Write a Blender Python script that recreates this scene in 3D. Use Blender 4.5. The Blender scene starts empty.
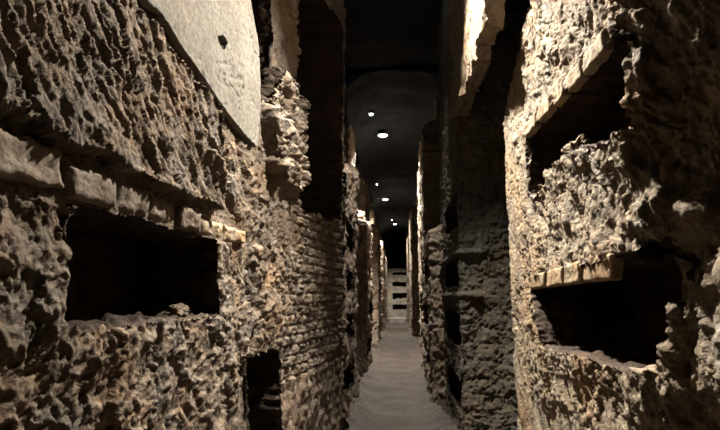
import bpy, math, random
import numpy as np
from mathutils import Vector, Euler

# ------------------------------------------------------------------ camera, world, exposure
sc = bpy.context.scene
COL = sc.collection
F_PX = 520.0
CAM = Vector((0.0, 0.0, 1.5))
CAM_ROT = Euler((math.radians(90 + 8.96), 0, math.radians(4.07)), 'XYZ')
cd = bpy.data.cameras.new('camera'); cd.sensor_width = 36.0; cd.lens = 36.0 * F_PX / 720.0
cd.clip_start = 0.02; cd.clip_end = 200
cam = bpy.data.objects.new('camera', cd); COL.objects.link(cam)
cam.location = CAM; cam.rotation_euler = CAM_ROT
sc.camera = cam
sc.view_settings.view_transform = 'Standard'; sc.view_settings.look = 'None'
sc.view_settings.gamma = 1; sc.view_settings.use_curve_mapping = False
sc.view_settings.exposure = 0.0
w = bpy.data.worlds.new('world'); sc.world = w; w.use_nodes = True
w.node_tree.nodes['Background'].inputs[0].default_value = (0.25, 0.45, 0.8, 1)
w.node_tree.nodes['Background'].inputs[1].default_value = 0.002

# lamps: place of the lens, point the beam aims at, power, cone, softness
LAMPS = [((0.50, 3.3, 4.45), (-1.2, 2.2, 1.7), 1750, 108, 0.9),  # added lamp, gives the left wall more frontal light
         ((-0.20, 3.9, 5.30), (0.92, 3.2, 1.7), 4000, 84, 0.8),
         ((0.30, 6.2, 5.66), (-0.62, 7.3, 1.9), 1000, 54, 0.7),  # added lamp, brightens the left wall at the corridor mouth
         ((-0.33, 12.9, 5.62), (-0.1, 12.3, 0), 4800, 118, 0.6),
         ((-0.47, 21.8, 5.62), (-0.3, 21.8, 0), 3600, 110, 0.6),
         ((-0.10, 29.4, 5.62), (0, 30.5, 0), 2600, 110, 0.6)]

# ------------------------------------------------------------------ noise (numpy)
def _h(ix, iy, iz, seed):
    h = (ix.astype(np.int64) * 374761393 + iy.astype(np.int64) * 668265263 + iz.astype(np.int64) * 2147483647 // 3 * 1 + seed * 974634777) & 0xffffffff
    h = ((h ^ (h >> 13)) * 1274126177) & 0xffffffff
    h = ((h ^ (h >> 16)) * 2246822519) & 0xffffffff
    return (h ^ (h >> 15)) & 0xffffffff

def pn(p, seed=0):
    i = np.floor(p); f = p - i; i = i.astype(np.int64)
    u = f * f * f * (f * (f * 6 - 15) + 10)
    r = 0
    for a in (0, 1):
        wx = u[:, 0] if a else 1 - u[:, 0]
        for b in (0, 1):
            wy = u[:, 1] if b else 1 - u[:, 1]
            for c in (0, 1):
                wz = u[:, 2] if c else 1 - u[:, 2]
                h = _h(i[:, 0] + a, i[:, 1] + b, i[:, 2] + c, seed)
                gx = (h & 1023) / 511.5 - 1; gy = ((h >> 10) & 1023) / 511.5 - 1; gz = ((h >> 20) & 1023) / 511.5 - 1
                r = r + wx * wy * wz * (gx * (f[:, 0] - a) + gy * (f[:, 1] - b) + gz * (f[:, 2] - c))
    return r * 1.2

def fbm(p, oct=4, seed=0, gain=0.5):
    r = 0; a = 1.0
    for k in range(oct):
        r = r + a * pn(p * (2.03 ** k) + 17.3 * k, seed + k); a *= gain
    return r

def ridged(p, oct=4, seed=0, gain=0.5):
    r = 0; a = 1.0
    for k in range(oct):
        r = r + a * (0.5 - np.abs(pn(p * (2.03 ** k) + 9.1 * k, seed + k)) * 1.6); a *= gain
    return r

def voro(p, seed=0):
    i = np.floor(p).astype(np.int64); n = len(p)
    f1 = np.full(n, 9.0); f2 = np.full(n, 9.0); cid = np.zeros(n)
    for a in (-1, 0, 1):
        for b in (-1, 0, 1):
            for c in (-1, 0, 1):
                q0 = i[:, 0] + a; q1 = i[:, 1] + b; q2 = i[:, 2] + c
                h = _h(q0, q1, q2, seed)
                dx = q0 + (h & 1023) / 1023. - p[:, 0]; dy = q1 + ((h >> 10) & 1023) / 1023. - p[:, 1]; dz = q2 + ((h >> 20) & 1023) / 1023. - p[:, 2]
                d = dx * dx + dy * dy + dz * dz
                m = d < f1
                f2 = np.where(m, f1, np.minimum(f2, d)); cid = np.where(m, ((h >> 5) & 255) / 255., cid); f1 = np.where(m, d, f1)
    return np.sqrt(f1), np.sqrt(f2), cid

def sm(x, a, b):
    t = np.clip((x - a) / (b - a), 0, 1); return t * t * (3 - 2 * t)

def poly_sdf(px, py, poly):
    """distance (positive outside), nearest point on the outline"""
    n = len(poly); best = np.full(px.shape, 1e9); nx = np.zeros(px.shape); ny = np.zeros(px.shape)
    ins = np.zeros(px.shape, bool)
    for k in range(n):
        x0, y0 = poly[k]; x1, y1 = poly[(k + 1) % n]
        ex, ey = x1 - x0, y1 - y0
        t = np.clip(((px - x0) * ex + (py - y0) * ey) / (ex * ex + ey * ey + 1e-12), 0, 1)
        qx = x0 + t * ex; qy = y0 + t * ey
        d = np.hypot(px - qx, py - qy); m = d < best
        best = np.where(m, d, best); nx = np.where(m, qx, nx); ny = np.where(m, qy, ny)
        if abs(ey) > 1e-12:
            c = ((y0 > py) != (y1 > py)) & (px < ex * (py - y0) / ey + x0)
            ins ^= c
    return np.where(ins, -best, best), nx, ny

# ------------------------------------------------------------------ from the photograph to the place
R3 = CAM_ROT.to_matrix()
def ray(x, y):
    return R3 @ Vector(((x - 360) / F_PX, (215 - y) / F_PX, -1))
def on_plane(x, y, p, n):
    d = ray(x, y); p = Vector(p); n = Vector(n)
    return CAM + d * ((p - CAM).dot(n) / d.dot(n))

# ------------------------------------------------------------------ materials
def rock_mat(name, cols, scale=3.0, bump=0.35, fine=60, rough=0.92, dust=None, bumpdist=0.012, alb=0.55, warm=0.55):
    cols = [tuple(v * alb for v in c) for c in cols]; dust = tuple(v * alb for v in dust) if dust else None
    m = bpy.data.materials.new(name); m.use_nodes = True; nt = m.node_tree; N = nt.nodes; L = nt.links
    b = N['Principled BSDF']; b.inputs['Roughness'].default_value = rough
    b.inputs['Specular IOR Level'].default_value = 0.25
    tc = N.new('ShaderNodeTexCoord')
    n1 = N.new('ShaderNodeTexNoise'); n1.inputs['Scale'].default_value = scale; n1.inputs['Detail'].default_value = 8; n1.inputs['Roughness'].default_value = 0.65
    L.new(tc.outputs['Object'], n1.inputs['Vector'])
    r = N.new('ShaderNodeValToRGB'); L.new(n1.outputs['Fac'], r.inputs['Fac'])
    el = r.color_ramp.elements
    el[0].position = 0.32; el[0].color = (*cols[0], 1); el[1].position = 0.68; el[1].color = (*cols[-1], 1)
    for i, c in enumerate(cols[1:-1]):
        e = el.new(0.32 + 0.36 * (i + 1) / (len(cols) - 1)); e.color = (*c, 1)
    n2 = N.new('ShaderNodeTexNoise'); n2.inputs['Scale'].default_value = fine; n2.inputs['Detail'].default_value = 5; n2.inputs['Roughness'].default_value = 0.7
    L.new(tc.outputs['Object'], n2.inputs['Vector'])
    mr = N.new('ShaderNodeMapRange'); mr.inputs[1].default_value = 0.3; mr.inputs[2].default_value = 0.7; mr.inputs[3].default_value = 0.55; mr.inputs[4].default_value = 1.35
    L.new(n2.outputs['Fac'], mr.inputs[0])
    mx = N.new('ShaderNodeMix'); mx.data_type = 'RGBA'; mx.blend_type = 'MULTIPLY'; mx.inputs[0].default_value = 1.0
    L.new(r.outputs[0], mx.inputs[6]); L.new(mr.outputs[0], mx.inputs[7])
    out = mx.outputs[2]
    if dust:
        n3 = N.new('ShaderNodeTexNoise'); n3.inputs['Scale'].default_value = 9; n3.inputs['Detail'].default_value = 6
        mp = N.new('ShaderNodeMapping'); mp.inputs['Location'].default_value = (4, 7, 2); L.new(tc.outputs['Object'], mp.inputs[0]); L.new(mp.outputs[0], n3.inputs['Vector'])
        r3 = N.new('ShaderNodeValToRGB'); r3.color_ramp.elements[0].position = 0.52; r3.color_ramp.elements[1].position = 0.66
        L.new(n3.outputs['Fac'], r3.inputs[0])
        m2 = N.new('ShaderNodeMix'); m2.data_type = 'RGBA'; L.new(r3.outputs[0], m2.inputs[0]); L.new(out, m2.inputs[6]); m2.inputs[7].default_value = (*dust, 1)
        out = m2.outputs[2]
    n5 = N.new('ShaderNodeTexNoise'); n5.inputs['Scale'].default_value = 1.9; n5.inputs['Detail'].default_value = 5; n5.inputs['Roughness'].default_value = 0.6
    L.new(tc.outputs['Object'], n5.inputs['Vector'])
    r5 = N.new('ShaderNodeValToRGB'); e5 = r5.color_ramp.elements; e5[0].position = 0.40; e5[0].color = (0.92, 0.97, 1.05, 1); e5[1].position = 0.66; e5[1].color = (1.18, 0.88, 0.62, 1)
    e6 = e5.new(0.53); e6.color = (1.02, 0.98, 0.92, 1)
    L.new(n5.outputs['Fac'], r5.inputs[0])
    m5 = N.new('ShaderNodeMix'); m5.data_type = 'RGBA'; m5.blend_type = 'MULTIPLY'; m5.inputs[0].default_value = warm; L.new(out, m5.inputs[6]); L.new(r5.outputs[0], m5.inputs[7]); out = m5.outputs[2]
    L.new(out, b.inputs['Base Color'])
    n4 = N.new('ShaderNodeTexVoronoi'); n4.inputs['Scale'].default_value = fine * 0.6; L.new(tc.outputs['Object'], n4.inputs['Vector'])
    ad = N.new('ShaderNodeMath'); ad.operation = 'MULTIPLY_ADD'; ad.inputs[1].default_value = 0.6
    L.new(n4.outputs['Distance'], ad.inputs[0]); L.new(n2.outputs['Fac'], ad.inputs[2])
    bp = N.new('ShaderNodeBump'); bp.inputs['Strength'].default_value = bump; bp.inputs['Distance'].default_value = bumpdist
    L.new(ad.outputs[0], bp.inputs['Height']); L.new(bp.outputs[0], b.inputs['Normal'])
    return m

def plain_mat(name, col, rough=0.6, metal=0.0, emit=None, es=0):
    m = bpy.data.materials.new(name); m.use_nodes = True; b = m.node_tree.nodes['Principled BSDF']
    b.inputs['Base Color'].default_value = (*col, 1); b.inputs['Roughness'].default_value = rough; b.inputs['Metallic'].default_value = metal
    if emit:
        b.inputs['Emission Color'].default_value = (*emit, 1); b.inputs['Emission Strength'].default_value = es
    return m

M = {
 'tuff_l': rock_mat('tuff_left', [(0.13, 0.085, 0.055), (0.25, 0.19, 0.135), (0.21, 0.165, 0.125), (0.36, 0.30, 0.23)], 4.5, 0.8, 70, dust=(0.30, 0.215, 0.14)),
 'tuff_r': rock_mat('tuff_right', [(0.20, 0.13, 0.08), (0.36, 0.27, 0.18), (0.32, 0.25, 0.18), (0.50, 0.42, 0.31)], 4.5, 0.8, 70, dust=(0.44, 0.34, 0.22)),
 'niche': rock_mat('niche_shade_rock', [(0.08, 0.05, 0.03), (0.13, 0.085, 0.055), (0.18, 0.12, 0.08)], 4, 0.6, 50, alb=0.3),  # shade of the recesses put into the colour, darker than the wall rock
 'masonry': rock_mat('masonry', [(0.16, 0.12, 0.085), (0.27, 0.21, 0.155), (0.34, 0.28, 0.21)], 6, 0.7, 60),
 'pier': rock_mat('pier_masonry', [(0.12, 0.10, 0.075), (0.19, 0.165, 0.125), (0.25, 0.215, 0.165)], 7, 0.7, 55, alb=0.45),
 'block': rock_mat('tuff_block', [(0.20, 0.145, 0.10), (0.29, 0.22, 0.16), (0.36, 0.29, 0.22)], 8, 0.45, 80),
 'brick': rock_mat('brick', [(0.34, 0.22, 0.12), (0.44, 0.32, 0.19), (0.52, 0.41, 0.27)], 7, 0.35, 80, dust=(0.55, 0.45, 0.31)),
 'plaster': rock_mat('plaster', [(0.25, 0.21, 0.16), (0.32, 0.28, 0.22), (0.36, 0.32, 0.255)], 3, 0.3, 40, warm=0.15, alb=0.38),
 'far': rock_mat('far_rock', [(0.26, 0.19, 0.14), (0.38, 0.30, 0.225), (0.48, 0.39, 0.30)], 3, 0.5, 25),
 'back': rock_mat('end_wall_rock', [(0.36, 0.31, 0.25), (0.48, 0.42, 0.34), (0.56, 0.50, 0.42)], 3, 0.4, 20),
 'floor': rock_mat('floor_dirt', [(0.11, 0.075, 0.05), (0.19, 0.145, 0.11), (0.25, 0.205, 0.165)], 2.2, 0.6, 30, warm=0.3, alb=0.25),
 'ceil': rock_mat('ceiling_shade_rock', [(0.04, 0.06, 0.085), (0.065, 0.09, 0.125), (0.09, 0.12, 0.16)], 3, 0.5, 25, alb=0.09, warm=0),  # bluish black of the overhead shadow put into the rock colour
 'metal': plain_mat('lamp_metal', (0.08, 0.085, 0.09), 0.5, 0.8),
 'lens': plain_mat('lamp_lens', (0.9, 0.95, 1), 0.4, 0, (0.85, 0.95, 1.0), 10),
 'cable': plain_mat('cable_sheath', (0.05, 0.05, 0.05), 0.6),
}

# ------------------------------------------------------------------ object helpers
def link_mesh(name, V, Fc, mat, parent=None, smooth=True):
    me = bpy.data.meshes.new(name)
    V = np.asarray(V, np.float32)
    quads = np.asarray(Fc, np.int32)
    me.vertices.add(len(V)); me.vertices.foreach_set('co', V.ravel())
    me.loops.add(quads.size); me.loops.foreach_set('vertex_index', quads.ravel())
    me.polygons.add(len(quads)); me.polygons.foreach_set('loop_start', np.arange(0, quads.size, 4, dtype=np.int32))
    me.polygons.foreach_set('loop_total', np.full(len(quads), 4, np.int32))
    me.polygons.foreach_set('use_smooth', np.full(len(quads), smooth, bool))
    me.update(calc_edges=True); me.validate()
    me.materials.append(mat)
    o = bpy.data.objects.new(name, me); COL.objects.link(o)
    if parent: o.parent = parent
    return o

def tag(o, label, cat=None, group=None, kind=None):
    o['label'] = label
    if cat: o['category'] = cat
    if group: o['group'] = group
    if kind: o['kind'] = kind
    return o

def vnormals(V, Fq):
    a = V[Fq[:, 2]] - V[Fq[:, 0]]; b = V[Fq[:, 3]] - V[Fq[:, 1]]
    n = np.cross(a, b); N = np.zeros_like(V)
    for k in range(4): 
        for c in range(3): N[:, c] += np.bincount(Fq[:, k], n[:, c], len(V))
    return N / (np.linalg.norm(N, axis=1, keepdims=True) + 1e-12)

def surface(S, H, pos, inward, holes, disp, regions=None):
    """Grid over (S, H).  pos(s,h)->(n,3);  inward(s,h)->(n,3) unit vector into the rock.
    holes: list of (polygon in (s,h), depth, noise) ; polygon outline 'remove' -> depth None.
    Returns V, F, cell ids per face (0 = face, k = niche k incl. its sides)."""
    ns, nh = len(S), len(H)
    SS, HH = np.meshgrid(S, H, indexing='ij'); s = SS.ravel().copy(); h = HH.ravel().copy()
    cs = 0.5 * (S[1:] + S[:-1]); ch = 0.5 * (H[1:] + H[:-1]); CS, CH = np.meshgrid(cs, ch, indexing='ij')
    cid = np.zeros((ns - 1, nh - 1), int)
    for k, (poly, depth, jag) in enumerate(holes):
        q = np.stack([CS.ravel() * 7, CH.ravel() * 7, np.full(CS.size, 3.3 * k)], 1)
        q2 = q * 3.1 + 5
        d, _, _ = poly_sdf(CS.ravel(), CH.ravel(), poly)
        d = d + jag * (pn(q, 50 + k) + 0.5 * pn(q2, 60 + k))
        if depth == 'out': cid[(d > 0).reshape(cid.shape)] = -1
        else: cid[((d < 0).reshape(cid.shape)) & (cid == 0)] = (k + 1) if depth is not None else -1
    # vertices used by each id
    idx = np.arange(ns * nh).reshape(ns, nh)
    cells = np.stack([idx[:-1, :-1], idx[1:, :-1], idx[1:, 1:], idx[:-1, 1:]], -1)
    # relax vertices on the boundaries between ids so that the outline is not a staircase
    vid_min = np.full((ns, nh), 99); vid_max = np.full((ns, nh), -99)
    for (a, b) in ((0, 0), (1, 0), (1, 1), (0, 1)):
        sl = (slice(a, ns - 1 + a), slice(b, nh - 1 + b))
        vid_min[sl] = np.minimum(vid_min[sl], cid); vid_max[sl] = np.maximum(vid_max[sl], cid)
    bd = (vid_min != vid_max)
    s2 = SS.copy(); h2 = HH.copy()
    if bd.any():
        for it in range(4):
            ns_ = np.zeros_like(s2); nh_ = np.zeros_like(h2); cnt = np.zeros_like(s2)
            # neighbours along the boundary
            for dx, dy in ((1, 0), (-1, 0), (0, 1), (0, -1)):
                sh = np.roll(np.roll(bd, dx, 0), dy, 1)
                ns_ += np.where(sh, np.roll(np.roll(s2, dx, 0), dy, 1), 0); nh_ += np.where(sh, np.roll(np.roll(h2, dx, 0), dy, 1), 0); cnt += sh
            ok = bd & (cnt >= 2)
            ok[0] = ok[-1] = False; ok[:, 0] = ok[:, -1] = False
            s2 = np.where(ok, 0.5 * s2 + 0.5 * ns_ / np.maximum(cnt, 1), s2); h2 = np.where(ok, 0.5 * h2 + 0.5 * nh_ / np.maximum(cnt, 1), h2)
    s = s2.ravel(); h = h2.ravel()
    P = pos(s, h); I = inward(s, h)
    V = [P]; SH = [np.stack([s, h], 1)]; faces = []; fid = []
    tot = len(P)
    base_use = (cid == 0)
    faces.append(cells[base_use]); fid.append(np.zeros(base_use.sum(), int))
    def edges(A, B):   # oriented edges of cells in mask A that border cells in mask B
        out = []
        e = A[:-1, :] & B[1:, :]; i, j = np.nonzero(e); out.append(np.stack([idx[i + 1, j], idx[i + 1, j + 1]], 1))
        e = A[1:, :] & B[:-1, :]; i, j = np.nonzero(e); out.append(np.stack([idx[i + 1, j + 1], idx[i + 1, j]], 1))
        e = A[:, :-1] & B[:, 1:]; i, j = np.nonzero(e); out.append(np.stack([idx[i + 1, j + 1], idx[i, j + 1]], 1))
        e = A[:, 1:] & B[:, :-1]; i, j = np.nonzero(e); out.append(np.stack([idx[i, j + 1], idx[i + 1, j + 1]], 1))
        return np.concatenate(out)
    for k, (poly, depth, jag) in enumerate(holes):
        if depth is None or depth == 'out': continue
        inm = cid == k + 1
        if not inm.any(): continue
        K = max(3, int(depth / 0.03)); K = min(K, 22)
        ts = (np.arange(1, K + 1) / K) ** 1.3 * depth
        ee = edges(base_use, inm)
        bv = np.unique(ee); mp = np.full(ns * nh, -1); mp[bv] = np.arange(len(bv))
        rows = [bv]
        for r in range(K - 1):
            V.append(P[bv] + I[bv] * ts[r]); SH.append(np.stack([s[bv], h[bv]], 1)); rows.append(np.arange(tot, tot + len(bv))); tot += len(bv)
        inv = np.unique(cells[inm]); mp2 = np.full(ns * nh, -1); mp2[inv] = np.arange(tot, tot + len(inv))
        V.append(P[inv] + I[inv] * depth); SH.append(np.stack([s[inv], h[inv]], 1)); tot += len(inv)
        rows.append(mp2[bv])
        a = mp[ee[:, 0]]; b = mp[ee[:, 1]]
        for r in range(K):
            faces.append(np.stack([rows[r][b], rows[r][a], rows[r + 1][a], rows[r + 1][b]], 1)); fid.append(np.full(len(a), k + 1))
        faces.append(mp2[cells[inm]]); fid.append(np.full(inm.sum(), k + 1))
    rem = cid == -1
    if rem.any():   # free rim: turn the edge back into the rock
        dep = surface.rim; K = max(2, int(dep / 0.02)); ee = edges(base_use, rem)
        bv = np.unique(ee); mp = np.full(ns * nh, -1); mp[bv] = np.arange(len(bv)); rows = [bv]
        for r in range(K):
            V.append(P[bv] + I[bv] * dep * (r + 1) / K); SH.append(np.stack([s[bv], h[bv]], 1)); rows.append(np.arange(tot, tot + len(bv))); tot += len(bv)
        a = mp[ee[:, 0]]; b = mp[ee[:, 1]]
        for r in range(K):
            faces.append(np.stack([rows[r][b], rows[r][a], rows[r + 1][a], rows[r + 1][b]], 1)); fid.append(np.zeros(len(a), int))
    V = np.concatenate(V); SH = np.concatenate(SH); Fq = np.concatenate(faces); fid = np.concatenate(fid)
    Nn = vnormals(V, Fq)
    # make normals point away from the rock
    Iall = inward(SH[:, 0], SH[:, 1])
    base = slice(0, len(P))
    if np.mean(np.sum(Nn[base] * Iall[base], 1)) > 0:
        Nn = -Nn; Fq = Fq[:, ::-1]
    V = V + Nn * disp(V, SH[:, 0], SH[:, 1])[:, None]
    return V, Fq, fid
surface.rim = 0.3

def split_mesh(name, V, Fq, mask, mat, parent=None):
    f = Fq[mask]; u, inv = np.unique(f, return_inverse=True)
    return link_mesh(name, V[u], inv.reshape(f.shape), mat, parent)

class Plan:
    """a wall as a plan polyline [(x,y)...]; s = length along it; rock lies on the given side (+1 right of travel, -1 left)"""
    def __init__(self, pts, side):
        self.p = np.array(pts, float); self.side = side
        d = np.diff(self.p, axis=0); self.l = np.hypot(d[:, 0], d[:, 1]); self.c = np.concatenate([[0], np.cumsum(self.l)]); self.d = d / self.l[:, None]
    def at(self, s):
        return np.stack([np.interp(s, self.c, self.p[:, 0]), np.interp(s, self.c, self.p[:, 1])], 1)
    def pos(self, s, h):
        q = self.at(s); return np.column_stack([q, h])
    def inward(self, s, h):
        k = np.clip(np.searchsorted(self.c, s) - 1, 0, len(self.d) - 1); d = self.d[k]
        return np.column_stack([d[:, 1] * self.side, -d[:, 0] * self.side, np.zeros(len(s))])
    def sh(self, x, y, seg):     # photo pixel -> (s, h) on the plane of segment seg
        d = self.d[seg]; p = on_plane(x, y, (*self.p[seg], 0), (d[1], -d[0], 0))
        return (self.c[seg] + (p.x - self.p[seg, 0]) * d[0] + (p.y - self.p[seg, 1]) * d[1], p.z)
    def poly(self, pts, seg): return [self.sh(x, y, seg) for x, y in pts]
    def samples(self, k, lo=0.007, hi=0.2):
        out = [0.0]; 
        while out[-1] < self.c[-1]:
            q = self.at(np.array([out[-1]]))[0]; dist = max(abs(q[1]), 0.3)
            seg = min(max(np.searchsorted(self.c, out[-1] + 1e-6) - 1, 0), len(self.d) - 1)
            f = 1.0 if abs(self.d[seg][1]) > 0.5 else 0.6
            if q[1] < 1.2: step = 0.04
            else: step = min(hi, max(lo, k * dist * f))
            nxt = out[-1] + step
            c = self.c[(self.c > out[-1] + 1e-6)]
            if len(c) and c[0] < nxt + step * 0.5: nxt = c[0]
            if nxt >= self.c[-1] - 1e-6: nxt = self.c[-1]
            out.append(nxt)
            if nxt == self.c[-1]: break
        return np.array(out)

def hsteps(parts):
    out = [parts[0][0]]
    for a, b, st in parts:
        n = max(1, int(round((b - a) / st))); out += list(a + (b - a) * (np.arange(1, n + 1) / n))
    return np.array(out)

def chips(p, seed=0):
    """angular chipped facets: each voronoi cell is a tilted plane"""
    i = np.floor(p).astype(np.int64); n = len(p); best = np.full(n, 9.0); val = np.zeros(n)
    for a in (-1, 0, 1):
        for b in (-1, 0, 1):
            for c in (-1, 0, 1):
                q0 = i[:, 0] + a; q1 = i[:, 1] + b; q2 = i[:, 2] + c
                h = _h(q0, q1, q2, seed); g = _h(q0, q1, q2, seed + 17)
                dx = q0 + (h & 1023) / 1023. - p[:, 0]; dy = q1 + ((h >> 10) & 1023) / 1023. - p[:, 1]; dz = q2 + ((h >> 20) & 1023) / 1023. - p[:, 2]
                d = dx * dx + dy * dy + dz * dz; m = d < best
                v = (((g & 1023) / 511.5 - 1) * dx + ((g >> 10 & 1023) / 511.5 - 1) * dy + ((g >> 20 & 1023) / 511.5 - 1) * dz) * 1.2 + ((g >> 7 & 255) / 255. - 0.5) * 0.7
                val = np.where(m, v, val); best = np.where(m, d, best)
    return val

def rock(P, lump=0.05, cell=0.03, fine=0.012, pit=0.03, freq=1.0, seed=0, stretch=(1, 1, 1)):
    q = P * np.array(stretch) * freq
    wq = q + 0.10 * np.stack([fbm(q * 4, 3, seed + 71), fbm(q * 4 + 7, 3, seed + 72), fbm(q * 4 + 13, 3, seed + 73)], 1)
    d = lump * fbm(q * 1.7, 3, seed)
    mod = 0.45 + 1.1 * sm(fbm(q * 2.6 + 3, 2, seed + 61), -0.25, 0.3)
    if cell:
        cell = cell * mod
        d = d + cell * 0.85 * chips(wq * 5.0, seed + 5) + cell * 0.42 * chips(wq * 13, seed + 8) + cell * 0.28 * chips(wq * 31, seed + 9)
    d = d + fine * (0.4 - ridged(wq * 7, 4, seed + 20, 0.6)) + fine * 0.9 * fbm(wq * 16, 3, seed + 22, 0.6) + fine * 0.5 * fbm(wq * 38, 2, seed + 25)
    if pit:
        pz = fbm(wq * 5 + 40, 4, seed + 31, 0.6); d = d - pit * sm(pz, 0.15, 0.30)
        pz = fbm(wq * 15 + 20, 3, seed + 37, 0.6); d = d - pit * 0.5 * sm(pz, 0.18, 0.32)
    return d

def courses(s, h, P, rh, cw, depth, seed=0, irr=0.35):
    """rows of roughly squared stones: pillow relief"""
    w1 = pn(P * 3.1, seed) * rh * irr * 1.3; w2 = pn(P * 2.3 + 9, seed + 1) * cw * irr
    hh = (h + w1) / rh; r = np.floor(hh); fr = hh - r
    off = (np.sin(r * 12.9898 + seed) * 43758.5453) % 1
    ww = (s + w2) / cw + off; c = np.floor(ww); fc = ww - c
    rnd = (np.sin(r * 78.233 + c * 37.719 + seed) * 43758.5453) % 1
    e = np.minimum(np.minimum(fr, 1 - fr) * rh, np.minimum(fc, 1 - fc) * cw * 0.4)
    pillow = 1 - np.exp(-e / (rh * 0.12))
    return depth * (pillow - 1) + depth * 0.9 * (rnd - 0.5) * pillow


def add_spot(loc, aim, power, cone, blend):
    ld = bpy.data.lights.new('lamp_light', 'SPOT'); ld.energy = power; ld.color = (1.0, 0.955, 0.87)
    ld.spot_size = math.radians(cone); ld.spot_blend = blend; ld.shadow_soft_size = 0.07
    o = bpy.data.objects.new('lamp_light', ld); COL.objects.link(o)
    o.rotation_euler = (Vector(aim) - Vector(loc)).to_track_quat('-Z', 'Y').to_euler(); o.location = (0, 0, -0.07)
    return o

# ------------------------------------------------------------------ left wall, near
def ledge(s, h, poly, amp, edge=0.015, decay=0.4):
    d, _, _ = poly_sdf(s, h, poly)
    return amp * sm(-d, 0, edge) * np.exp(-np.maximum(-d, 0) / decay)

def slab(name, plan, seg, quad, out, thick, mat, parent, rough=0.006, bev=0.012, seed=0, n=26, m=16):
    c = [plan.sh(x, y, seg) for x, y in quad]           # tl, tr, br, bl
    u, v = np.meshgrid(np.linspace(0, 1, n), np.linspace(0, 1, m), indexing='ij')
    def bil(k): return (1 - u) * (1 - v) * c[0][k] + u * (1 - v) * c[1][k] + u * v * c[2][k] + (1 - u) * v * c[3][k]
    S, Hh = bil(0).ravel(), bil(1).ravel()
    wd = abs(c[1][0] - c[0][0]); ht = abs(c[0][1] - c[3][1])
    e = np.minimum(np.minimum(u, 1 - u) * wd, np.minimum(v, 1 - v) * ht).ravel()
    pos = plan.pos(S, Hh); I = plan.inward(S, Hh)
    q = pos * 9 + seed
    nz = rough * (fbm(q, 4, seed) * 1.6 + 0.6 * ridged(q * 2.3, 3, seed + 3))
    rnd = bev * (1 - np.clip(e / (bev * 1.6), 0, 1)) ** 2 * (1 + 0.8 * pn(q * 2, seed + 9))
    edge = (e < 1e-9)
    jit = np.stack([pn(q * 1.3, seed + 4), pn(q * 1.3 + 5, seed + 5), pn(q * 1.3 + 9, seed + 6)], 1) * rough * 1.6
    P = pos - I * (out + nz - rnd)[:, None] + jit * np.clip(1 - e / 0.03, 0, 1)[:, None]
    idx = np.arange(n * m).reshape(n, m)
    F = [np.stack([idx[:-1, :-1], idx[1:, :-1], idx[1:, 1:], idx[:-1, 1:]], -1).reshape(-1, 4)]
    ring = np.concatenate([idx[:, 0], idx[-1, 1:], idx[-2::-1, -1], idx[0, -2:0:-1]])
    V = [P]; tot = len(P); prev = ring
    for r in range(1, 5):
        V.append(P[ring] + I[ring] * thick * r / 4); cur = np.arange(tot, tot + len(ring)); tot += len(ring)
        F.append(np.stack([np.roll(prev, -1), prev, cur, np.roll(cur, -1)], 1)); prev = cur
    V = np.concatenate(V); F = np.concatenate(F)
    N = vnormals(V, F)
    if np.mean(np.sum(N[:n * m] * I, 1)) > 0: F = F[:, ::-1]
    # back face closes the stone
    bk = P + I * thick; V = np.concatenate([V, bk + 0]); F = np.concatenate([F, (idx[:-1, :-1, None] * 0 + np.stack([idx[:-1, :-1], idx[:-1, 1:], idx[1:, 1:], idx[1:, :-1]], -1)).reshape(-1, 4) + tot])
    return link_mesh(name, V, F, mat, parent)

LK = 0.155
PL = Plan([(-1.53 - LK * 0.6, -0.6), (-0.60, 6.0)], -1)
HN = hsteps([(-0.02, 0.8, 0.03), (0.8, 3.3, 0.0085), (3.3, 4.2, 0.02), (4.2, 5.75, 0.06)])
LINE_A = [(-60, 96), (5, 118), (20, 126), (35, 138), (60, 152), (98, 158), (108, 168), (145, 186), (178, 200), (215, 212)]
upper_l = PL.poly(LINE_A + [(215, 20), (215, -60), (100, -250), (-60, -250)], 0)
niche_l = PL.poly([(70, 207), (120, 213), (165, 228), (213, 239), (214, 275), (216, 314), (190, 318), (150, 322), (110, 327), (90, 331), (62, 329), (58, 326), (62, 280)], 0)
door_l = PL.poly([(251, 470), (252, 385), (250, 362), (262, 352), (278, 350), (283, 365), (281, 400), (287, 470)], 0)
gap_l = PL.poly([(236, -80), (247, 0), (255, 50), (256, 98), (264, 92), (271, 72), (274, 40), (271, 0), (262, -80)], 0)
over_l = PL.poly([(301, 70), (299, 110), (300, 190), (306, 212), (325, 219), (342, 219), (343, 130), (344, 25), (322, -5), (303, -30)], 0)
plaster_l = PL.poly([(120, -60), (138, -2), (158, 18), (178, 50), (200, 80), (215, 103), (240, 135), (254, 149), (256, 98), (255, 50), (246, 0), (236, -60)], 0)
stones_l = PL.poly([(258, 70), (272, 62), (290, 78), (300, 105), (300, 190), (290, 200), (272, 180), (262, 150), (256, 120)], 0)
band_l = PL.poly([(-60, 130), (20, 132), (60, 158), (110, 166), (145, 190), (200, 212), (246, 220), (246, 246), (210, 240), (110, 214), (60, 203), (-60, 175)], 0)

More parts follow.
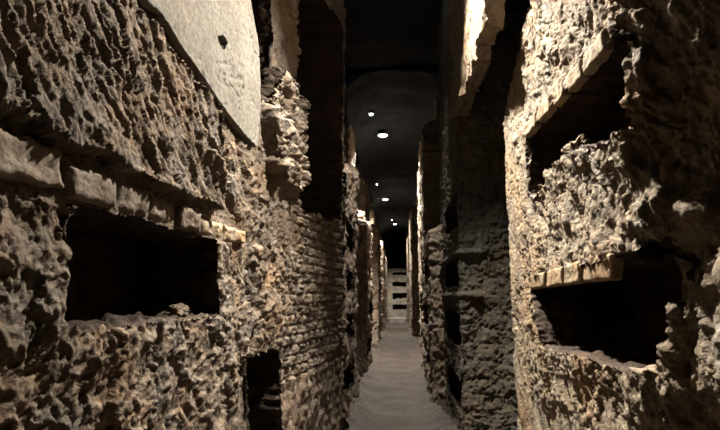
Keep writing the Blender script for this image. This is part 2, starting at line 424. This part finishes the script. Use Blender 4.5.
def pos_l(s, h):
    P = PL.pos(s, h); I = PL.inward(s, h)
    q = np.column_stack([s * 6, h * 6, s * 0]); js = s + 0.03 * pn(q, 3); jh = h + 0.03 * pn(q + 5, 4)
    o = ledge(js, jh, upper_l, 0.085)
    o = o + 0.13 * sm(-poly_sdf(js, jh, stones_l)[0], -0.01, 0.07)
    d, _, _ = poly_sdf(s, h, niche_l); o = o + 0.025 * sm(0.25 - d, 0, 0.2)
    d = poly_sdf(s, h, plaster_l)[0]; o = np.where(d < 0.03, o * 0.3 - 0.03 * sm(0.03 - d, 0, 0.03), o)
    d = poly_sdf(s, h, band_l)[0]; o = np.where(d < 0, o - 0.012, o)
    return P - I * o[:, None]
def disp_l(P, s, h):
    y = P[:, 1]
    g = P.copy(); gg = np.column_stack([(P[:, 1] * 1.2 + P[:, 2] * 0.55) * 15, P[:, 0] * 6, P[:, 2] * 4.5])   # slanting pick marks
    up = sm(h + 0.1 * pn(P * 3, 2), 1.6, 1.85) * sm(3.5 - y, 0, 0.4)
    sk = np.column_stack([P[:, 0], P[:, 1] * 1.35 + P[:, 2] * 0.75, P[:, 2] * 0.45])
    d1 = rock(P, 0.05, 0.019, 0.013, 0.022, 1.1, 11, (1, 1, 0.8)) * (1 - up) + up * rock(sk, 0.05, 0.021, 0.014, 0.018, 1.25, 12)
    d1 = d1 + up * 0.016 * fbm(gg, 4, 90, 0.65)
    d2 = courses(s, h, P, 0.085, 0.16, 0.034, 5, 0.22) + rock(P, 0.03, 0.008, 0.009, 0.022, 1.2, 15)
    t = sm(y + 0.25 * pn(P * 2, 77) + 0.35 * sm(h, 1.4, 1.0) , 3.9, 4.5)
    dd = d1 * (1 - t) + d2 * t
    st = sm(-poly_sdf(s, h, stones_l)[0], -0.03, 0.05)
    dd = dd + st * courses(s, h, P, 0.17, 0.30, 0.06, 8, 0.5)
    pd = poly_sdf(s, h, plaster_l)[0]; k = 1 - 0.85 * sm(0.04 - pd, 0, 0.04)
    bd = poly_sdf(s, h, band_l)[0]; k = k * (1 - 0.65 * sm(0.02 - bd, 0, 0.03))
    ins = poly_sdf(s, h, niche_l)[0]; dd = dd + sm(-ins, 0.02, 0.06) * 0.05 * ridged(np.column_stack([P[:, 1] * 5, P[:, 2] * 0.8, P[:, 0]]), 2, 66); k = k * (1 - 0.3 * sm(-ins, 0, 0.05))
    return dd * k
SL = PL.samples(0.0036)
V, Fq, fid = surface(SL, HN, pos_l, PL.inward, [(niche_l, 0.55, 0.014), (door_l, 0.8, 0.02), (gap_l, 1.1, 0.015), (over_l, 1.8, 0.03)], disp_l)
cen = V[Fq].mean(1)
wl = split_mesh('wall_left', V, Fq, fid == 0, M['tuff_l']); wl['kind'] = 'structure'; wl['label'] = 'rough brown tuff wall on the left with one long burial niche'
fy = cen[:, 1] + 0.12 * pn(cen * 3, 5)
for k, (nm, lb) in enumerate([('burial_niche', 'long dark burial niche at eye level'), ('floor_niche', 'dark opening near the floor'), ('wall_gap', 'narrow dark gap beside the plaster'), ('side_gallery_opening', 'dark opening above small stone masonry')]):
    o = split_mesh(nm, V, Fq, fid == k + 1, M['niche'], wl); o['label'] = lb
# small-stone masonry shares the mesh relief but has its own stone colour
wl.data.materials.append(M['masonry'])
u = cen[fid == 0]; mi = ((u[:, 1] + 0.3 * pn(u * 2.5, 6)) > 4.0).astype(np.int32)
wl.data.polygons.foreach_set('material_index', mi)

# plaster layer
surface.rim = 0.05
sp = [p[0] for p in plaster_l]; hp = [p[1] for p in plaster_l]
pit = PL.poly([(213, 37), (219, 36), (223, 43), (220, 50), (215, 47)], 0)
V, Fq, fid = surface(np.arange(min(sp) - 0.03, max(sp) + 0.03, 0.009), np.arange(min(hp) - 0.03, max(hp) + 0.03, 0.009),
    lambda s, h: PL.pos(s, h) - PL.inward(s, h) * 0.035, PL.inward, [(plaster_l, 'out', 0.006), (pit, 0.035, 0.003)],
    lambda P, s, h: 0.010 * fbm(P * 2.2, 3, 3) + 0.0022 * fbm(P * 22, 3, 4) - 0.014 * (1 - sm(np.abs(fbm(P * np.array([2.5, 2.5, 4]) + 2, 4, 12)), 0.0, 0.035)) * sm(pn(P * 2.5, 14), -0.02, 0.08) - 0.006 * sm(ridged(P * 6, 2, 9), 0.62, 0.7))
pl = link_mesh('plaster_layer', V, Fq, M['plaster'], wl); pl['label'] = 'smooth pale plaster patch above the rough rock'
surface.rim = 0.3

# squared stones over the left niche
for i, (q, mt, out) in enumerate([
    ([(-30, 118), (58, 150), (58, 190), (-30, 172)], 'block', 0.03),
    ([(62, 165), (109, 178), (108, 209), (63, 197)], 'block', 0.045),
    ([(112, 181), (144, 191), (143, 217), (111, 209)], 'block', 0.025),
    ([(147, 196), (171, 203), (170, 226), (146, 219)], 'block', 0.02),
    ([(173, 206), (196, 213), (196, 233), (172, 227)], 'block', 0.045),
    ([(199, 219), (220, 224), (220, 239), (199, 234)], 'brick', 0.02),
    ([(222, 226), (244, 231), (244, 244), (222, 240)], 'brick', 0.015)]):
    slab('lintel_stone' if mt == 'block' else 'lintel_brick', PL, 0, q, out, 0.12, M[mt], wl, rough=0.012 if i != 1 else 0.005, bev=0.016, seed=i * 7)

# ------------------------------------------------------------------ right wall, near
PR = Plan([(1.55, -0.6), (1.42, 1.0), (1.19, 1.73), (0.92, 2.10), (0.92, 4.35), (3.0, 4.40)], 1)
SR = PR.samples(0.0036)
def RP(pts): return PR.poly(pts, 3)
up_r = RP([(527, 136), (560, 98), (590, 68), (613, 42), (623, 30)]) ; lo_r = RP([(535, 277), (575, 268), (620, 257)])
def RP2(pts): return PR.poly(pts, 2)
upper_r = up_r + RP2([(626, 35), (628, 128)]) + RP([(622, 130), (600, 143), (570, 155), (556, 163), (540, 190), (530, 196)])
c = RP([(535, 277), (575, 268), (618, 258)]); c2 = RP2([(640, 250), (672, 235), (676, 300), (672, 352), (660, 372), (642, 377)]); c3 = RP([(618, 366), (575, 354), (545, 347), (542, 325), (534, 292)])
lower_r = c + c2 + c3
jamb_s = PR.c[3]
def pos_r(s, h):
    P = PR.pos(s, h); I = PR.inward(s, h)
    y = P[:, 1]; ye = 4.35 - 1.15 * sm(h, 2.9, 3.7)
    P[:, 1] = np.where(y > 2.6, 2.6 + (y - 2.6) * (ye - 2.6) / (4.35 - 2.6), y)
    o = 0.0 * s
    for q in (upper_r, lower_r):
        d = poly_sdf(s, h, q)[0]; o = o + 0.02 * sm(0.2 - d, 0, 0.2)
    # the rock swells towards the viewer at the near end
    o = o + 0.13 * np.exp(-((P[:, 1] - 1.79) / 0.08) ** 2) * sm(1.75 - h, -0.1, 0.3) + 0.05 * np.exp(-((h - 2.75) / 0.5) ** 2) * sm(2.0 - P[:, 1], 0, 0.4)
    o = np.where(s > PR.c[4], o * 0, o)
    return P - I * o[:, None]
def disp_r(P, s, h):
    y = P[:, 1]
    near = sm(2.25 - y, 0, 0.3)
    sk = np.column_stack([P[:, 0], P[:, 1] * 1.2 - P[:, 2] * 0.45, P[:, 2] * 0.55])
    d = rock(sk, 0.035, 0.014, 0.010, 0.018, 1.25, 211)
    d = d + near * (0.09 * fbm(P * 3.0, 3, 300) + 0.015 * chips(P * 8, 301) + 0.014 * fbm(P * 9, 3, 302))
    g = np.column_stack([(P[:, 1] * 1.2 - P[:, 2] * 0.5) * 14, P[:, 0] * 6, P[:, 2] * 4.5])
    d = d - 0.012 * ridged(g, 3, 95) + 0.012 * fbm(g, 3, 97, 0.6)
    k = 1 - 0.45 * sm(y, 3.7, 4.2)
    return d * k
V, Fq, fid = surface(SR, HN, pos_r, PR.inward, [(upper_r, 0.6, 0.014), (lower_r, 0.6, 0.014)], disp_r)
wr = split_mesh('wall_right', V, Fq, fid == 0, M['tuff_r']); wr['kind'] = 'structure'; wr['label'] = 'warm brown tuff wall on the right with two burial niches'
for k, lb in enumerate(['upper burial niche under slanting bricks', 'lower burial niche under a short brick row']):
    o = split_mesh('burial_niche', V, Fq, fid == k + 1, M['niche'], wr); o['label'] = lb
def bricks(a, b, cuts, out, seed, h0, h1):
    """a, b: ends of the lower edge (pixels); cuts: fractions; heights in pixels at the ends"""
    for i in range(len(cuts) - 1):
        t0, t1 = cuts[i], cuts[i + 1] - 0.04
        L = lambda t: (a[0] + (b[0] - a[0]) * t, a[1] + (b[1] - a[1]) * t); H = lambda t: h0 + (h1 - h0) * t
        p0, p1 = L(t0), L(t1)
        slab('lintel_brick', PR, 3, [(p0[0], p0[1] - H(t0)), (p1[0], p1[1] - H(t1)), p1, p0], out + 0.006 * math.sin(i * 5 + seed), 0.04, M['brick'], wr, rough=0.005, bev=0.008, seed=seed + i * 3)
bricks((528, 138), (613, 46), [0, .17, .34, .50, .69, 1.0], 0.024, 40, 13, 23)
bricks((533, 289), (617, 279), [0, .2, .42, .64, 1.0], 0.016, 60, 14, 27)

# ------------------------------------------------------------------ right: pier, lintel over the side gallery, corridor beyond
HF = hsteps([(-0.02, 5.75, 0.022)])
HP = hsteps([(-0.02, 4.2, 0.013), (4.2, 5.75, 0.05)])
PP = Plan([(3.0, 5.62), (0.66, 5.62), (0.66, 7.7)], 1)
ni = [(PP.c[1] + a, PP.c[1] + b, z0, z1) for a, b, z0, z1 in ((0.12, 1.7, 1.62, 1.93), (0.12, 1.7, 0.95, 1.33), (0.15, 1.7, 2.3, 2.65), (0.15, 1.7, 0.25, 0.62))]
holes = [([(a, z0), (b, z0), (b, z1), (a, z1)], 0.5, 0.02) for a, b, z0, z1 in ni]
def disp_p(P, s, h):
    d = courses(s, h, P, 0.17, 0.27, 0.018, 31, 0.4) + rock(P, 0.03, 0.011, 0.008, 0.018, 1.3, 400)
    for z in (1.52, 1.97): d = d + 0.045 * np.exp(-((h - z) / 0.03) ** 4) * sm(0.98 - P[:, 0], 0, 0.15) * sm(s, PP.c[1] - 0.5, PP.c[1] - 0.3)
    return d
V, Fq, fid = surface(PP.samples(0.0028, 0.012), HP, PP.pos, PP.inward, holes, disp_p)
pier = split_mesh('wall_right_pier', V, Fq, fid == 0, M['pier']); pier['kind'] = 'structure'; pier['label'] = 'dim coursed stone pier between the side gallery and the corridor'
for k in range(4): split_mesh('burial_niche', V, Fq, fid == k + 1, M['niche'], pier)

def solid_box(name, x0, x1, y0, y1, z0, z1, step, amp, mat, seed, faces='xyz', parent=None, lower=None):
    """closed rough block"""
    def ax(a, b): 
        n = max(2, int((b - a) / step)); return np.linspace(a, b, n + 1)
    X, Y, Z = ax(x0, x1), ax(y0, y1), ax(z0, z1)
    V = []; F = []; tot = 0
    for (A, B, fix, fn) in ((X, Y, z0, 0), (X, Y, z1, 1), (X, Z, y0, 2), (X, Z, y1, 3), (Y, Z, x0, 4), (Y, Z, x1, 5)):
        a, b = np.meshgrid(A, B, indexing='ij'); a = a.ravel(); b = b.ravel(); f = np.full(len(a), fix)
        P = np.column_stack([a, b, f]) if fn < 2 else (np.column_stack([a, f, b]) if fn < 4 else np.column_stack([f, a, b]))
        idx = np.arange(len(a)).reshape(len(A), len(B)) + tot
        q = np.stack([idx[:-1, :-1], idx[1:, :-1], idx[1:, 1:], idx[:-1, 1:]], -1).reshape(-1, 4)
        if fn in (0, 3, 4): q = q[:, ::-1]
        if fn in (4,): pass
        V.append(P); F.append(q); tot += len(a)
    V = np.concatenate(V); F = np.concatenate(F)
    if lower is not None: V[:, 2] = np.where(V[:, 2] < z0 + 0.5 * (z1 - z0) , V[:, 2] + lower(V) * (1 - (V[:, 2] - z0) / (0.5 * (z1 - z0))), V[:, 2])
    D = np.stack([rock(V + 31 * k, amp, amp * 0.5, amp * 0.25, 0, 1.0, seed + 50 * k) for k in range(3)], 1)
    return link_mesh(name, V + D, F, mat, parent)
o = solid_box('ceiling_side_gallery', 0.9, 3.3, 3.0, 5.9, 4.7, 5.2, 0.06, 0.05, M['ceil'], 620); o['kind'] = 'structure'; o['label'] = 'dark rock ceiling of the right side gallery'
o = solid_box('wall_right_lintel', 0.66, 0.80, 3.62, 5.75, 3.47, 5.8, 0.022, 0.04, M['tuff_r'], 600, lower=lambda V: 0.07 * fbm(V * 4, 3, 66)); o['kind'] = 'structure'; o['label'] = 'overhead rock lintel across the right side gallery'
o = solid_box('wall_side_gallery', 2.9, 3.3, 4.2, 5.9, 0, 3.9, 0.06, 0.05, M['pier'], 700); o['kind'] = 'structure'; o['label'] = 'dark end of the right side gallery'

def far_wall(name, plan, nich, seed, k=0.0022, mat='far', back=None):
    holes = []
    for (ya, yb, z0, z1, seg) in nich:
        sa = plan.c[seg] + ya - plan.p[seg, 1]; sb = plan.c[seg] + yb - plan.p[seg, 1]
        holes.append(([(sa, z0), (sb, z0), (sb, z1), (sa, z1)], 0.4, 0.06))
    V, Fq, fid = surface(plan.samples(k, 0.012, 0.12), HF, back or plan.pos, plan.inward, holes, lambda P, s, h: rock(P, 0.07, 0.022, 0.014, 0.03, 1.1, seed))
    o = split_mesh(name, V, Fq, fid == 0, M[mat]); o['kind'] = 'structure'
    for j in range(len(holes)):
        m = fid == j + 1
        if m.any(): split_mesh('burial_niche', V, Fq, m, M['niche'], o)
    return o
PFR = Plan([(0.70, 7.7), (0.47, 7.72), (0.50, 9.9), (0.52, 9.95), (0.60, 14.2), (0.82, 14.3), (0.82, 19.6), (0.54, 19.7), (0.60, 27.0), (0.62, 34.4)], 1)
def back_r(s, h):
    P = PFR.pos(s, h); y = P[:, 1]; q = P * 2.5
    t = sm(h + 0.25 * fbm(q, 3, 7), 2.45, 2.65) * sm(9.93 - y, -0.01, 0.03)
    P[:, 0] += 0.42 * t; P[:, 0] += 0.3 * sm(h + 0.2 * pn(q, 9), 4.75, 5.0) * (y > 9.9)
    return P
def back_l(s, h):
    P = PFL.pos(s, h); y = P[:, 1]; q = P * 2.5
    z = np.where(y < 8.0, 3.0 + 0.25 * (y - 6), np.where(y < 14, 3.1, 3.8))
    P[:, 0] -= 0.4 * sm(h + 0.25 * fbm(q, 3, 17) - z, -0.08, 0.12)
    return P
o = far_wall('wall_right_far', PFR, [(8.1, 9.9, .3, .7, 1), (8.1, 9.9, 1.0, 1.4, 1), (8.1, 9.9, 1.7, 2.15, 1), (8.2, 9.6, 2.5, 2.9, 1),
     (10.4, 13.8, .4, .8, 3), (10.4, 13.8, 1.1, 1.6, 3), (10.4, 12.4, 1.9, 2.3, 3)], 800, back=back_r); o['label'] = 'narrow corridor wall receding on the right'
PFL = Plan([(-0.60, 6.0), (-0.66, 6.35), (-0.61, 7.95), (-0.95, 8.0), (-0.95, 10.4), (-0.60, 10.5), (-0.60, 12.3), (-0.90, 12.4), (-0.90, 16.4), (-0.60, 16.5), (-0.62, 19.2), (-0.85, 19.3), (-0.85, 22.3), (-0.62, 22.4), (-0.66, 34.4)], -1)
o = far_wall('wall_left_far', PFL, [(6.6, 7.7, 2.1, 2.5, 1), (6.6, 7.75, .9, 1.3, 1), (6.5, 7.7, .25, .6, 1), (6.7, 7.7, 1.55, 1.85, 1), (10.7, 12.1, 1.1, 1.5, 5), (10.7, 12.1, .3, .7, 5)], 900, back=back_l); o['label'] = 'narrow corridor wall receding on the left'

# ------------------------------------------------------------------ floor, ceiling, end wall
xs = np.linspace(-2.4, 3.1, 130); ys = [-0.6]
while ys[-1] < 37.5: ys.append(ys[-1] + max(0.04, 0.006 * ys[-1]))
ys = np.array(ys); a, b = np.meshgrid(xs, ys, indexing='ij'); P = np.column_stack([a.ravel(), b.ravel(), np.zeros(a.size)])
edge = sm(np.abs(P[:, 0]), 0.32, 0.62)
P[:, 2] = 0.022 * fbm(P * 1.4, 4, 5) + edge * (0.05 + 0.10 * np.abs(fbm(P * 3.5, 3, 8))) + (0.008 + 0.02 * edge) * fbm(P * 9, 3, 9)
idx = np.arange(a.size).reshape(a.shape); F = np.stack([idx[:-1, :-1], idx[1:, :-1], idx[1:, 1:], idx[:-1, 1:]], -1).reshape(-1, 4)
fl = link_mesh('floor', P, F, M['floor']); fl['kind'] = 'structure'; fl['label'] = 'trodden earth floor of the corridor'

def vault(name, y0, y1, hw, spring, rise, seed):
    th = np.linspace(0, math.pi, 40); Y = np.arange(y0, y1 + 0.01, 0.12)
    t, y = np.meshgrid(th, Y, indexing='ij'); P = np.column_stack([(-hw * np.cos(t)).ravel(), y.ravel(), (spring + rise * np.sin(t)).ravel()])
    P = P + np.stack([0.08 * fbm(P * 1.5 + 9 * k, 4, seed + k) for k in range(3)], 1)
    idx = np.arange(t.size).reshape(t.shape); F = np.stack([idx[:-1, :-1], idx[:-1, 1:], idx[1:, 1:], idx[1:, :-1]], -1).reshape(-1, 4)
    o = link_mesh(name, P, F, M['ceil']); o['kind'] = 'structure'; return o
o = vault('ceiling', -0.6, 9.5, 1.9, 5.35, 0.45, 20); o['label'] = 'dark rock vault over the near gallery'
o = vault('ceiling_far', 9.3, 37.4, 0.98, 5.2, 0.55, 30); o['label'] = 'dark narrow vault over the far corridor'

# end of the corridor: a low wall of stacked burial niches with darkness above
PB = Plan([(-0.95, 34.0), (0.95, 34.0)], 1)
PB.side = -1
slots = [(-0.30, 2.90, 3.08), (-0.30, 2.18, 2.46), (-0.30, 1.42, 1.76), (-0.30, 0.70, 1.04)]
holes = [([(x + 0.95, z0), (0.62 + 0.95, z0), (0.62 + 0.95, z1), (x + 0.95, z1)], 0.45, 0.03) for x, z0, z1 in slots]
V, Fq, fid = surface(np.linspace(0, 1.9, 60), hsteps([(0, 3.3, 0.035)]), PB.pos, PB.inward, holes, lambda P, s, h: rock(P, 0.06, 0.03, 0.01, 0, 1, 950))
eb = split_mesh('wall_back', V, Fq, fid == 0, M['back']); eb['kind'] = 'structure'; eb['label'] = 'end wall with four stacked burial niches'
for k in range(4): split_mesh('burial_niche', V, Fq, fid == k + 1, M['niche'], eb)
o = solid_box('wall_back_top', -0.95, 0.95, 34.05, 34.6, 3.2, 3.34, 0.06, 0.03, M['back'], 970, parent=eb); o.name = 'wall_top'
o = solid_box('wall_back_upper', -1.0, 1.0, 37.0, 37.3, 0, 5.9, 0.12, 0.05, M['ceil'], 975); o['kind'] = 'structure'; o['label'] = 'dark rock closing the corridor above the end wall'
st = solid_box('stone_step', -0.48, 0.46, 31.2, 33.9, 0.0, 0.26, 0.06, 0.025, M['back'], 980)
tag(st, 'low pale stone step before the end wall of the corridor', 'step')

# ------------------------------------------------------------------ lamps
def lathe(name, prof, mat, parent, seg=20):
    V = []; F = []
    for r, z in prof:
        for k in range(seg): V.append((r * math.cos(2 * math.pi * k / seg), r * math.sin(2 * math.pi * k / seg), z))
    for i in range(len(prof) - 1):
        for k in range(seg): F.append((i * seg + k, i * seg + (k + 1) % seg, (i + 1) * seg + (k + 1) % seg, (i + 1) * seg + k))
    return link_mesh(name, V, F, mat, parent)
labels = ['added lamp aimed at the left wall, out of the picture', 'round ceiling lamp aimed at the right wall niches, out of the picture', 'added ceiling lamp above the mouth of the narrow corridor, out of the picture', 'brightest round ceiling lamp, nearest in the corridor',
          'middle round ceiling lamp, straight below the brightest one', 'faintest round ceiling lamp, lowest and furthest down the corridor']
def lamp(loc, aim, power, cone, blend, label, r=0.10, drop=0.16, cat='lamp', group=None, nm='ceiling_lamp'):
    e = bpy.data.objects.new(nm, None); COL.objects.link(e); e.location = loc
    tag(e, label, cat, group)
    lathe('housing', [(0.001, 0.09), (r * .6, 0.085), (r * .95, 0.05), (r * 1.1, 0.0), (r * 1.1, -0.015), (r * 1.0, -0.015), (r * 1.0, 0.01)], M['metal'], e)
    lathe('lens', [(r * 1.0, -0.002), (r * .85, -0.03), (r * .5, -0.05), (0.001, -0.055)], M['lens'], e)
    lathe('stem', [(0.012, 0.08), (0.012, drop), (0.04, drop + 0.005), (0.04, drop + 0.02), (0.001, drop + 0.02)], M['metal'], e, 10)
    if power:
        l = add_spot(loc, aim, power, cone, blend); l.parent = e
    return e
for a_, lb in zip(LAMPS, labels): lamp(*a_, lb, 0.125 if 'brightest' in lb else 0.10)
for loc, lb, r in [((-0.55, 11.29, 5.62), 'small oval ceiling light left of the brightest lamp', 0.05), ((-0.70, 18.41, 5.55), 'tiny ceiling light above the middle lamp', 0.03), ((-0.25, 27.76, 5.62), 'tiny ceiling light just above the faintest lamp', 0.05)]:
    lamp(loc, 0, 0, 0, 0, lb, r, 0.10)

# ------------------------------------------------------------------ loose stones on the niche sills
def stone(plan, seg, px, size, deep, label, seed, mat):
    s0, h0 = plan.sh(px[0], px[1], seg)
    p = plan.pos(np.array([s0]), np.array([h0]))[0] + plan.inward(np.array([s0]), np.array([h0]))[0] * deep
    n = 14; th = np.linspace(0, math.pi, n); ph = np.linspace(0, 2 * math.pi, 2 * n, endpoint=False)
    t, f = np.meshgrid(th, ph, indexing='ij'); D = np.column_stack([(np.sin(t) * np.cos(f)).ravel(), (np.sin(t) * np.sin(f)).ravel(), np.cos(t).ravel()])
    V = D * np.array(size) * (1 + 0.55 * chips(D * 1.6 + seed, seed) + 0.25 * fbm(D * 2.5 + seed, 3, seed))[:, None] * 0.5
    V[:, 2] = np.maximum(V[:, 2], -size[2] * 0.3)
    idx = np.arange(t.size).reshape(t.shape); nx = np.roll(idx, -1, 1)
    F = np.stack([idx[:-1], idx[1:], nx[1:], nx[:-1]], -1).reshape(-1, 4)
    o = link_mesh('loose_stone', V, F, mat); o.location = (p[0], p[1], p[2] + size[2] * 0.22)
    tag(o, label, 'stone'); return o
stone(PL, 0, (196, 315), (0.10, 0.12, 0.07), 0.10, 'loose stone at the right end of the left wall niche', 3, M['tuff_l'])
stone(PR, 3, (566, 156), (0.12, 0.16, 0.12), 0.07, 'pointed loose stone on the sill of the upper right niche', 9, M['tuff_r'])
stone(PR, 2, (643, 378), (0.12, 0.14, 0.06), 0.05, 'loose stone on the sill of the lower right niche', 15, M['tuff_r'])
